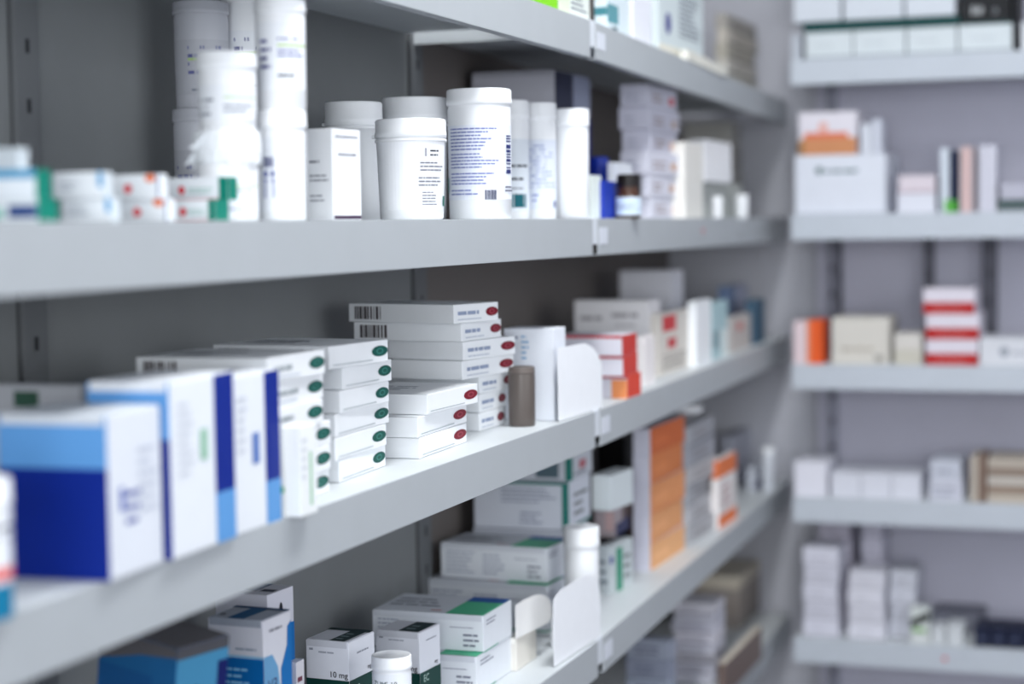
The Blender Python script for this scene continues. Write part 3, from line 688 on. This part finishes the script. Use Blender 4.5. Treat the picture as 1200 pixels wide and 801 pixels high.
# ---------- fourth shelf past the joint
zt = [height_at(column(762, z, X=-.055), y) for y in (672, 638, 604, 569, 535, 503)]
oc = [(240, 180, 126), (238, 168, 112), (236, 156, 98), (232, 136, 74), (222, 112, 54)]
for k in range(5):
    z0 = z if k == 0 else zt[k]+.0003
    carton('orange-sided box in the orange stack, %s' % ['bottom one', 'second from bottom', 'middle one', 'second from top', 'top one'][k], 742, 762, 802-(k % 2)*2, 0, X=-.055, z=z0, ztop=zt[k+1], a=-1+k % 2, col=(214, 214, 228),
           dec={'R': [('r', 0, 0, 1, 1, oc[k]), ('r', 0, 0, 1, .04, (214, 110, 60)), ('r', .1, .3, .5, .6, tuple(min(255, v+10) for v in oc[k]))]}, group='orange-sided boxes in one stack')
jar('bright white round tub on top of the orange stack', 784, 824, 474, -.062, zt[5]+.0003, lid=.3)
zz = z; gcol = [(196, 196, 200), (206, 206, 210), (188, 190, 196), (204, 202, 204), (190, 192, 200), (200, 202, 208)]
for k in range(6):
    carton('pale grey box in the leaning stack beside the orange one, %s' % words[k], 797, 806+(k % 2), 840-(k % 3)*2, 0, X=-.052, z=zz, ztop=zz+.0315, a=-2+(k % 3)*2, col=tuple(v-14 for v in gcol[k]), wmax=.09,
           dec={'R': [('r', 0, 0, 1, .08, (130, 130, 138)), ('l', .2, .25, .8, .8, 2, (150, 144, 146))]}, group='pale grey boxes in the leaning stack')
    zz += .0318
carton('orange and white tube box past the pale grey stack', 834, 842, 863, 540, X=-.04, z=z, col=(238, 232, 230), wmax=.035, dec={'R': [('r', 0, .74, 1, 1, (232, 120, 60)), ('r', 0, 0, 1, .2, (236, 120, 56)), ('l', .2, .3, .8, .65, 3, (190, 150, 150))], 'F': [('r', 0, .74, 1, 1, (226, 116, 60))]})
carton('grey box behind the orange and white tube box', 846, 858, 884, 512, X=-.12, z=z, col=(176, 178, 190), wmax=.06)
carton('slim white box with a navy foot near the far end of the fourth shelf', 876, 884, 900, 548, X=-.07, z=z, col=(206, 210, 220), wmax=.03, dec={'R': [('r', 0, .0, 1, .4, (70, 74, 120))]})
jar('small white bottle at the far end of the fourth shelf', 893, 908, 524, -.045, z, cat='bottle', name='medicine_bottle', body=(214, 218, 226))
# the jumble just past the joint
zj = z
carton('jumbled white box with teal and grey marks just past the joint', 702, 714, 742, 640, X=-.065, z=z, a=-8, col=(200, 208, 210), dmax=.1, wmax=.06, dec={'R': [('r', .3, .0, .55, .9, (60, 150, 120)), ('o', .1, .7, .006, .006, (60, 76, 150)), ('l', .6, .2, .95, .8, 3, (120, 126, 130))], 'F': [('l', .1, .2, .9, .8, 3, (120, 130, 140))]})
hj = height_at(column(714, z, X=-.065), 640)+.0004
carton('reddish grey box lying on the jumble past the joint', 697, 722, 744, 592, X=-.075, z=hj, a=4, col=(172, 160, 164), dmax=.09, wmax=.08, dec={'R': [('r', 0, 0, 1, .4, (40, 46, 90)), ('r', .5, .4, 1, 1, (90, 70, 66))], 'F': [('r', .5, .2, .9, .8, (200, 170, 170))]})
hj2 = height_at(column(722, hj, X=-.075), 592)+.0004
carton('bright white blank box lying on top of the jumble past the joint', 694, 716, 742, 557, X=-.066, z=hj2, a=-6, col=(232, 240, 242), dmax=.10, wmax=.08)
carton('black box standing in for the shadow under the shelf past the joint', 702, 735, 762, 505, X=-.14, z=hj2, col=(14, 14, 16), dmax=.2, wmax=.07) if False else None
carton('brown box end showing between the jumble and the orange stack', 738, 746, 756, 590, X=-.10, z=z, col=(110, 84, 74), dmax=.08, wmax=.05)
carton('black tall box standing in for the shadow at the back past the joint', 700, 734, 764, 512, X=-.165, z=z, col=(16, 16, 18), dmax=.16, wmax=.05)  # black box added to stand in for the deep shadow in this gap

# ---------- lowest shelf past the joint
z = Z5+.0003
P5 = column(838, z, X=-.05); n5 = 8; hh = (height_at(P5, 708)-z)/n5
w8 = ['bottom one', 'second from bottom', 'third from bottom', 'fourth from bottom', 'fourth from top', 'third from top', 'second from top', 'top one']
for k in range(n5):
    carton('lilac white flat box in the low dim stack, %s' % w8[k], 790-(k % 2)*3, 836+(k % 3)*2, 852, 0, X=-.05, z=z+hh*k, ztop=z+hh*(k+1)-.0003, a=-2+(k % 3)*2, col=[(214, 214, 226), (200, 200, 212), (212, 210, 218), (204, 204, 216), (216, 214, 224)][k % 5], dmax=.075,
           dec={'R': [('r', 0, 0, 1, .1, (120, 120, 132))], 'F': [('l', .2, .2, .8, .7, 2, (150, 150, 166))]}, group='lilac white flat boxes on the lowest shelf')
P6 = column(866, z, X=-.10); hh = (height_at(P6, 676)-z)/4
for k in range(4):
    carton('taupe wide box behind the lilac flat stack on the lowest shelf, %s' % ['bottom one', 'second from bottom', 'second from top', 'top one'][k], 800, 866, 890, 0, X=-.10, z=z+hh*k, ztop=z+hh*(k+1)-.0003, a=0, col=[(150, 142, 136), (160, 150, 142), (168, 158, 150), (222, 212, 194)][k], group='taupe wide boxes on the lowest shelf', wmax=.12)
carton('long brown box with a cream top lying along the edge of the lowest shelf', 842, 850, 893, 778, X=-.012, z=z, a=0, col=(112, 96, 90), wmax=.03, dec={'T': [('r', 0, 0, 1, 1, (214, 204, 190))]})
P7 = column(784, z, X=-.04); hh = (height_at(P7, 752)-z)/5
for k in range(5):
    carton('slate flat box low past the joint, %s' % ['bottom one', 'second from bottom', 'middle one', 'second from top', 'top one'][k], 734, 784, 792, 0, X=-.04, z=z+hh*k, ztop=z+hh*(k+1)-.0003, a=2-k*2, col=[(140, 146, 164), (156, 162, 178), (150, 158, 174)][k % 3], dec={'F': [('l', .2, .2, .8, .8, 2, (100, 104, 122))]}, group='slate flat boxes on the lowest shelf', dmax=.14)

# ---------- end-wall shelves (front face towards the camera = F, near edge at the right end)
def wbox(label, xl, xr, top, z0, Yf=3.395, dep=.12, ztop=None, col=WHITE, dec=None, group=None, bottom=None, a=0, name='medicine_box', cat='box', flap=None):
    P0 = column(xl, z0, Y=Yf); P1 = column(xr, z0, Y=Yf)
    zt = ztop if ztop is not None else height_at((P0+P1)/2, top)
    w = P1.x-P0.x; mb = MB(); carton_parts(mb, w, dep, zt-z0, col, dec)
    o = mb.build(name, None, Vector(((P0.x+P1.x)/2, Yf+dep/2, z0)), math.radians(a)); tag(o, label, cat, group); return o, zt
PW = (222, 226, 232)
z = R1+.0003
cols = [(944, 999), (1000.5, 1061), (1063, 1121), (1123, 1186)]
od4 = ['first from the corner', 'second from the corner', 'third from corner', 'fourth from the corner']
for k, (a_, b_) in enumerate(cols):
    o, zt1 = wbox('white box in the lower row, topmost end-wall shelf, %s' % od4[k], a_, b_, [25, 23, 21, 19][k], z, col=(212, 220, 224), dec={'F': [('r', 0, .0, 1, .1, (160, 168, 176)), ('r', 0, .93, 1, 1, (40, 80, 80)), ('l', .2, .4, .8, .6, 1, (196, 204, 210))], 'T': [('r', 0, 0, 1, 1, (20, 76, 74))]}, group='white boxes in the lower row, topmost end-wall shelf', ztop=z+.052)
zt1 = z+.0524
mb = MB(); P0 = column(941, zt1, Y=3.40); P1 = column(1124, zt1, Y=3.40)
mb.box(P0.x, P1.x, 3.40, 3.52, zt1, zt1+.016, mat((14, 66, 66)), .001); tag(mb.build('flat_box'), 'flat dark teal box lying between the two rows of white boxes', 'box')
for k, (a_, b_) in enumerate(((930, 985), (989, 1058), (1061, 1119))):
    wbox('white box in the upper row over the dark teal one, %s' % od4[k], a_, b_, -30, zt1+.0165, ztop=zt1+.075, Yf=3.40, col=(212, 218, 226), group='white boxes in the upper row, topmost end-wall shelf')
wbox('black box with white marks on the topmost end-wall shelf', 1126, 1184, -10, zt1+.0003, ztop=zt1+.06, Yf=3.40, col=(26, 28, 32), dec={'F': [('t', .2, .25, .02, 'B8', (200, 204, 206)), ('t', .65, .25, .02, 'a', (150, 154, 160))]})
wbox('narrow black upright box at the end of the white row', 1188, 1195, -20, z, ztop=z+.13, col=(24, 26, 32))
wbox('white box cut by the frame edge on the topmost end-wall shelf', 1197, 1240, 12, z, ztop=z+.05, col=PW)
wbox('narrow pale box at the corner end of the topmost end-wall shelf', 928, 939, 20, z, ztop=z+.05, Yf=3.42, col=(196, 202, 212))
z = R2+.0003
o, zt = wbox('large white box with a green-black logo line on the end-wall shelf', 932, 1038, 181, z, dep=.18, col=(222, 226, 236),
     dec={'F': [('o', .27, .74, .006, .007, (44, 90, 90)), ('l', .33, .68, .7, .8, 1, (70, 104, 108)), ('r', 0, .0, 1, .02, (180, 184, 196))]})
wbox('white box with an orange lower half on top of the large white box', 936, 1004, 131, zt+.0003, col=(226, 222, 230), dec={'F': [('r', .05, .0, 1, .4, (206, 142, 100)), ('r', .1, .38, .85, .52, (222, 120, 90)), ('r', .35, .5, .5, .75, (230, 176, 166)), ('r', .0, .0, .1, .35, (170, 126, 84))]})
o, zz = wbox('slim white box standing on the large white box', 1009, 1021, 145, zt+.0003, col=(216, 220, 230), dep=.05)
wbox('slim white box with a pointed top flap beside its twin on the large box', 1022, 1033, 140, zt+.0003, col=(206, 210, 222), dep=.05)
o, zz = wbox('white small box under the pinkish one beside the thin upright boxes', 1052, 1096, 226, z, col=(222, 224, 234), dep=.08)
wbox('pinkish white small box on the white one beside the thin upright boxes', 1053, 1096, 205, zz+.0003, col=(220, 210, 218), dep=.08, dec={'F': [('r', 0, .0, 1, .12, (190, 170, 180))]})
for (lb, a_, b_, t_, c_, dd) in (
    ('thin white upright box, first of the thin row', 1102, 1112, 174, (214, 222, 232), [('r', .5, 0, 1, .2, (110, 190, 90))]),
    ('thin navy upright box with a green foot', 1113, 1121, 176, (32, 42, 72), [('r', 0, 0, 1, .2, (80, 170, 60))]),
    ('thin beige pink upright box', 1125, 1142, 172, (206, 190, 192), [('r', .35, 0, .55, 1, (220, 170, 160)), ('r', .85, 0, 1, 1, (150, 140, 150))]),
    ('thin lilac white upright box with two spines, last of the thin row', 1147, 1167, 170, (212, 212, 224), [('r', .45, 0, .52, 1, (160, 160, 176))])):
    wbox(lb, a_, b_, t_, z, col=c_, dec={'F': dd}, dep=.1)
o, zz = wbox('dark green banded low box at the frame edge beside the thin row', 1169, 1240, 233, z, col=(120, 128, 132), dec={'F': [('r', 0, .3, 1, .9, (64, 84, 84))]})
wbox('lilac low box on the dark green banded one', 1172, 1240, 214, zz+.0003, col=(184, 184, 198))
z = R3+.0003
wbox('pinkish white box beside the orange one near the corner', 930, 945, 376, z, col=(226, 206, 210), dep=.08)
wbox('bright orange box near the corner on the end-wall shelf', 946, 964, 375, z, col=(232, 96, 44), dep=.08, dec={'F': [('r', 0, 0, .2, 1, (236, 150, 110))]})
wbox('beige box with faint print on the end-wall shelf', 975, 1042, 372, z, col=(214, 210, 202), dec={'F': [('l', .15, .25, .8, .45, 1, (180, 172, 160)), ('r', .75, .05, .9, .2, (160, 156, 150))]})
wbox('small beige box between the larger beige one and the red stack', 1048, 1080, 391, z, col=(214, 210, 204), dec={'F': [('r', 0, 0, 1, .5, (200, 196, 184))]}, dep=.09)
zz = z
for k in range(3):
    wbox('white box with a red lower half in the end-wall stack, %s' % ['bottom one', 'middle one', 'top one'][k], [1085, 1085, 1082][k], [1146, 1147, 1142][k], 0, zz, ztop=zz+.0455, col=(222, 216, 226), dec={'F': [('r', 0, 0, 1, .46, (182, 40, 40)), ('l', .2, .12, .8, .3, 1, (214, 130, 130))]}, group='red and white boxes stacked on the end wall')
    zz += .0459
wbox('long white box with a grey logo at the frame edge', 1148, 1245, 396, z, col=(214, 216, 222), dec={'F': [('o', .3, .5, .008, .009, (150, 156, 168)), ('l', .4, .35, .8, .65, 1, (170, 174, 184))]})
z = R4+.0003
wbox('white box at the corner end of the fourth end-wall shelf', 931, 969, 541, z, col=(228, 228, 238), dep=.1)
for k, (a_, b_) in enumerate(((974, 1008), (1009, 1044), (1045, 1079))):
    wbox('low white box in the row of three on the end wall, %s' % ['beside the corner box', 'middle one', 'beside the crumpled one'][k], a_, b_, 554, z, ztop=z+.046, col=(218, 220, 230), dep=.1, group='low white boxes on the fourth end-wall shelf')
o, zz = wbox('lilac white box with curved lines, under the smaller one', 1089, 1128, 562, z, col=(206, 208, 220), dec={'F': [('l', .1, .2, .9, .8, 2, (150, 154, 170))]}, dep=.1)
wbox('smaller lilac white box on the one with curved lines', 1090, 1126, 540, zz+.0003, col=(200, 204, 216), dep=.1, dec={'F': [('l', .2, .3, .9, .7, 1, (150, 154, 170))]})
wbox('thin brown edged upright box beside the beige stack', 1137, 1146, 535, z, col=(186, 176, 164), dep=.1)
wbox('thin dark brown upright box beside the beige stack', 1147, 1155, 534, z, col=(134, 112, 100), dep=.1)
zz = z
for k in range(5):
    wbox('beige flat box in the brown-lined stack at the frame edge, %s' % ['bottom one', 'second from bottom', 'middle one', 'second from top', 'top one'][k], 1157, 1240, 0, zz, ztop=zz+.0155, col=[(190, 180, 168), (150, 132, 118), (196, 190, 182), (144, 128, 116), (186, 176, 164)][k], dep=.12, group='beige flat boxes at the frame edge')
    zz += .0158
z = R5+.0003
def tower(lb, xl, xr, n, hgt, Yf, col, grp, dz=0):
    zz = z+dz
    wn = {6: words, 5: ['bottom one', 'second from bottom', 'middle one', 'second from top', 'top one'], 4: ['bottom one', 'second from bottom', 'second from top', 'top one'], 3: ['bottom one', 'middle one', 'top one']}[n]
    for k in range(n):
        wbox('%s, %s' % (lb, wn[k]), xl+(k % 2)*1.5, xr-(k % 3), 0, zz, ztop=zz+hgt, Yf=Yf, col=tuple(v-(k % 2)*8 for v in col), dep=.09, dec={'F': [('l', .2, .3, .8, .6, 1, tuple(v-36 for v in col)), ('r', 0, 0, 1, .06, tuple(v-60 for v in col))]}, group=grp)
        zz += hgt+.0003
    return zz-z
tower('white box in the pale tower by the corner', 941, 983, 5, .033, 3.40, (216, 216, 228), 'pale tower by the corner')
tower('lilac box in the taller rear tower by the corner', 958, 998, 6, .033, 3.50, (196, 192, 206), 'taller rear tower by the corner')
tower('white box in the middle pale tower', 994, 1037, 4, .031, 3.40, (222, 222, 232), 'middle pale tower')
tower('slim lilac box in the tall tower behind the middle', 1010, 1035, 6, .034, 3.50, (204, 202, 216), 'tall tower behind the middle')
tower('grey white box in the shaded tower beside the middle one', 1042, 1074, 4, .031, 3.43, (202, 204, 214), 'shaded tower beside the middle one')
o, zz = wbox('little white box under the black and green one', 1067, 1090, 742, z, Yf=3.39, col=(214, 218, 218), dep=.03)
wbox('little white box with black and green marks before the shaded tower', 1067, 1089, 712, zz+.0003, Yf=3.39, col=(214, 220, 218), dep=.03, dec={'F': [('p', [(0, .2), (1, .55), (1, .9), (0, .5)], (18, 30, 22)), ('r', .1, .05, .8, .2, (110, 170, 70))]})
for k, (a_, b_) in enumerate(((1092, 1108), (1110, 1129))):
    wbox('low whitish box next to the navy row, %s' % ['beside the black and green one', 'touching the gap'][k], a_, b_, 735-k*2, z, col=(206, 210, 214), dep=.06, group='low whitish boxes on the fifth end-wall shelf')
for k, (a_, b_) in enumerate(((1142, 1160), (1161, 1180), (1181, 1200), (1201, 1222))):
    wbox('dark navy box in the low navy row, %s' % ['first from the whitish boxes', 'second from the whitish boxes', 'third from whitish boxes', 'cut by the frame edge'][k], a_, b_, 735, z, ztop=z+.036, col=(28, 34, 58), dep=.08, dec={'F': [('l', .2, .3, .8, .7, 1, (70, 78, 104))]}, group='navy boxes on the fifth end-wall shelf')
wbox('grey long box behind the whitish and navy boxes', 1092, 1150, 722, z, Yf=3.50, col=(120, 122, 134))

# ------------------------------------------------------------------ lights
def area(name, loc, rot, sx, sy, power, col=(1, 1, 1)):
    l = bpy.data.lights.new(name, 'AREA'); l.shape = 'RECTANGLE'; l.size = sx; l.size_y = sy; l.energy = power; l.color = col
    o = bpy.data.objects.new(name, l); bpy.context.scene.collection.objects.link(o); o.location = loc; o.rotation_euler = rot
    return o
def lamp(x, y, lb, power):
    root = empty('ceiling_light', (x, y, ZC)); tag(root, lb, 'light')
    b = MB(); b.box(-.16, .16, -.62, .62, -.05, 0, mat((226, 228, 232), .5, 'metal'), .004); b.build('light_housing', root)
    em = bpy.data.materials.new('tube_glow'); em.use_nodes = True
    p = em.node_tree.nodes['Principled BSDF']; p.inputs['Emission Color'].default_value = (.93, .97, 1, 1); p.inputs['Emission Strength'].default_value = 3
    b = MB(); b.box(-.14, .14, -.6, .6, -.056, -.051, em); b.build('diffuser', root)
    area('ceiling_lamp', (x, y, ZC-.06), (0, 0, 0), .28, 1.2, power, (.97, .99, 1))
lamp(.42, 1.75, 'ceiling light over the far aisle', 34)
lamp(.42, -.3, 'ceiling light over the near aisle', 8)
area('added_window_light', (XR+.09, (wy0+wy1)/2, (wz0+wz1)/2), (0, math.radians(90), 0), wz1-wz0-.1, wy1-wy0-.1, 40, (.95, .98, 1))  # key light from the added right-wall window
area('added_window_light', ((bx0+bx1)/2, YB-.09, (bz0+bz1)/2), (math.radians(90), 0, 0), bx1-bx0-.1, bz1-bz0-.1, 92, (.95, .98, 1))  # frontal fill from the added window behind the camera
w = bpy.data.worlds.new('world'); bpy.context.scene.world = w; w.use_nodes = True
w.node_tree.nodes['Background'].inputs[0].default_value = (.8, .88, 1, 1); w.node_tree.nodes['Background'].inputs[1].default_value = .6

# ------------------------------------------------------------------ camera
cam = bpy.data.cameras.new('camera'); co = bpy.data.objects.new('camera', cam); bpy.context.scene.collection.objects.link(co)
co.matrix_world = Matrix.Translation(CAM) @ ROT.to_4x4()
cam.sensor_width = 36; cam.lens = F/W*36
cam.dof.use_dof = True; cam.dof.focus_distance = 1.88; cam.dof.aperture_fstop = 2.6; cam.dof.aperture_blades = 0
cam.clip_start = .02
sc = bpy.context.scene; sc.camera = co
sc.view_settings.view_transform = 'Standard'; sc.view_settings.look = 'None'; sc.view_settings.gamma = 1
sc.view_settings.use_curve_mapping = False; sc.view_settings.exposure = -.33
sc.cycles.max_bounces = 8; sc.cycles.diffuse_bounces = 5
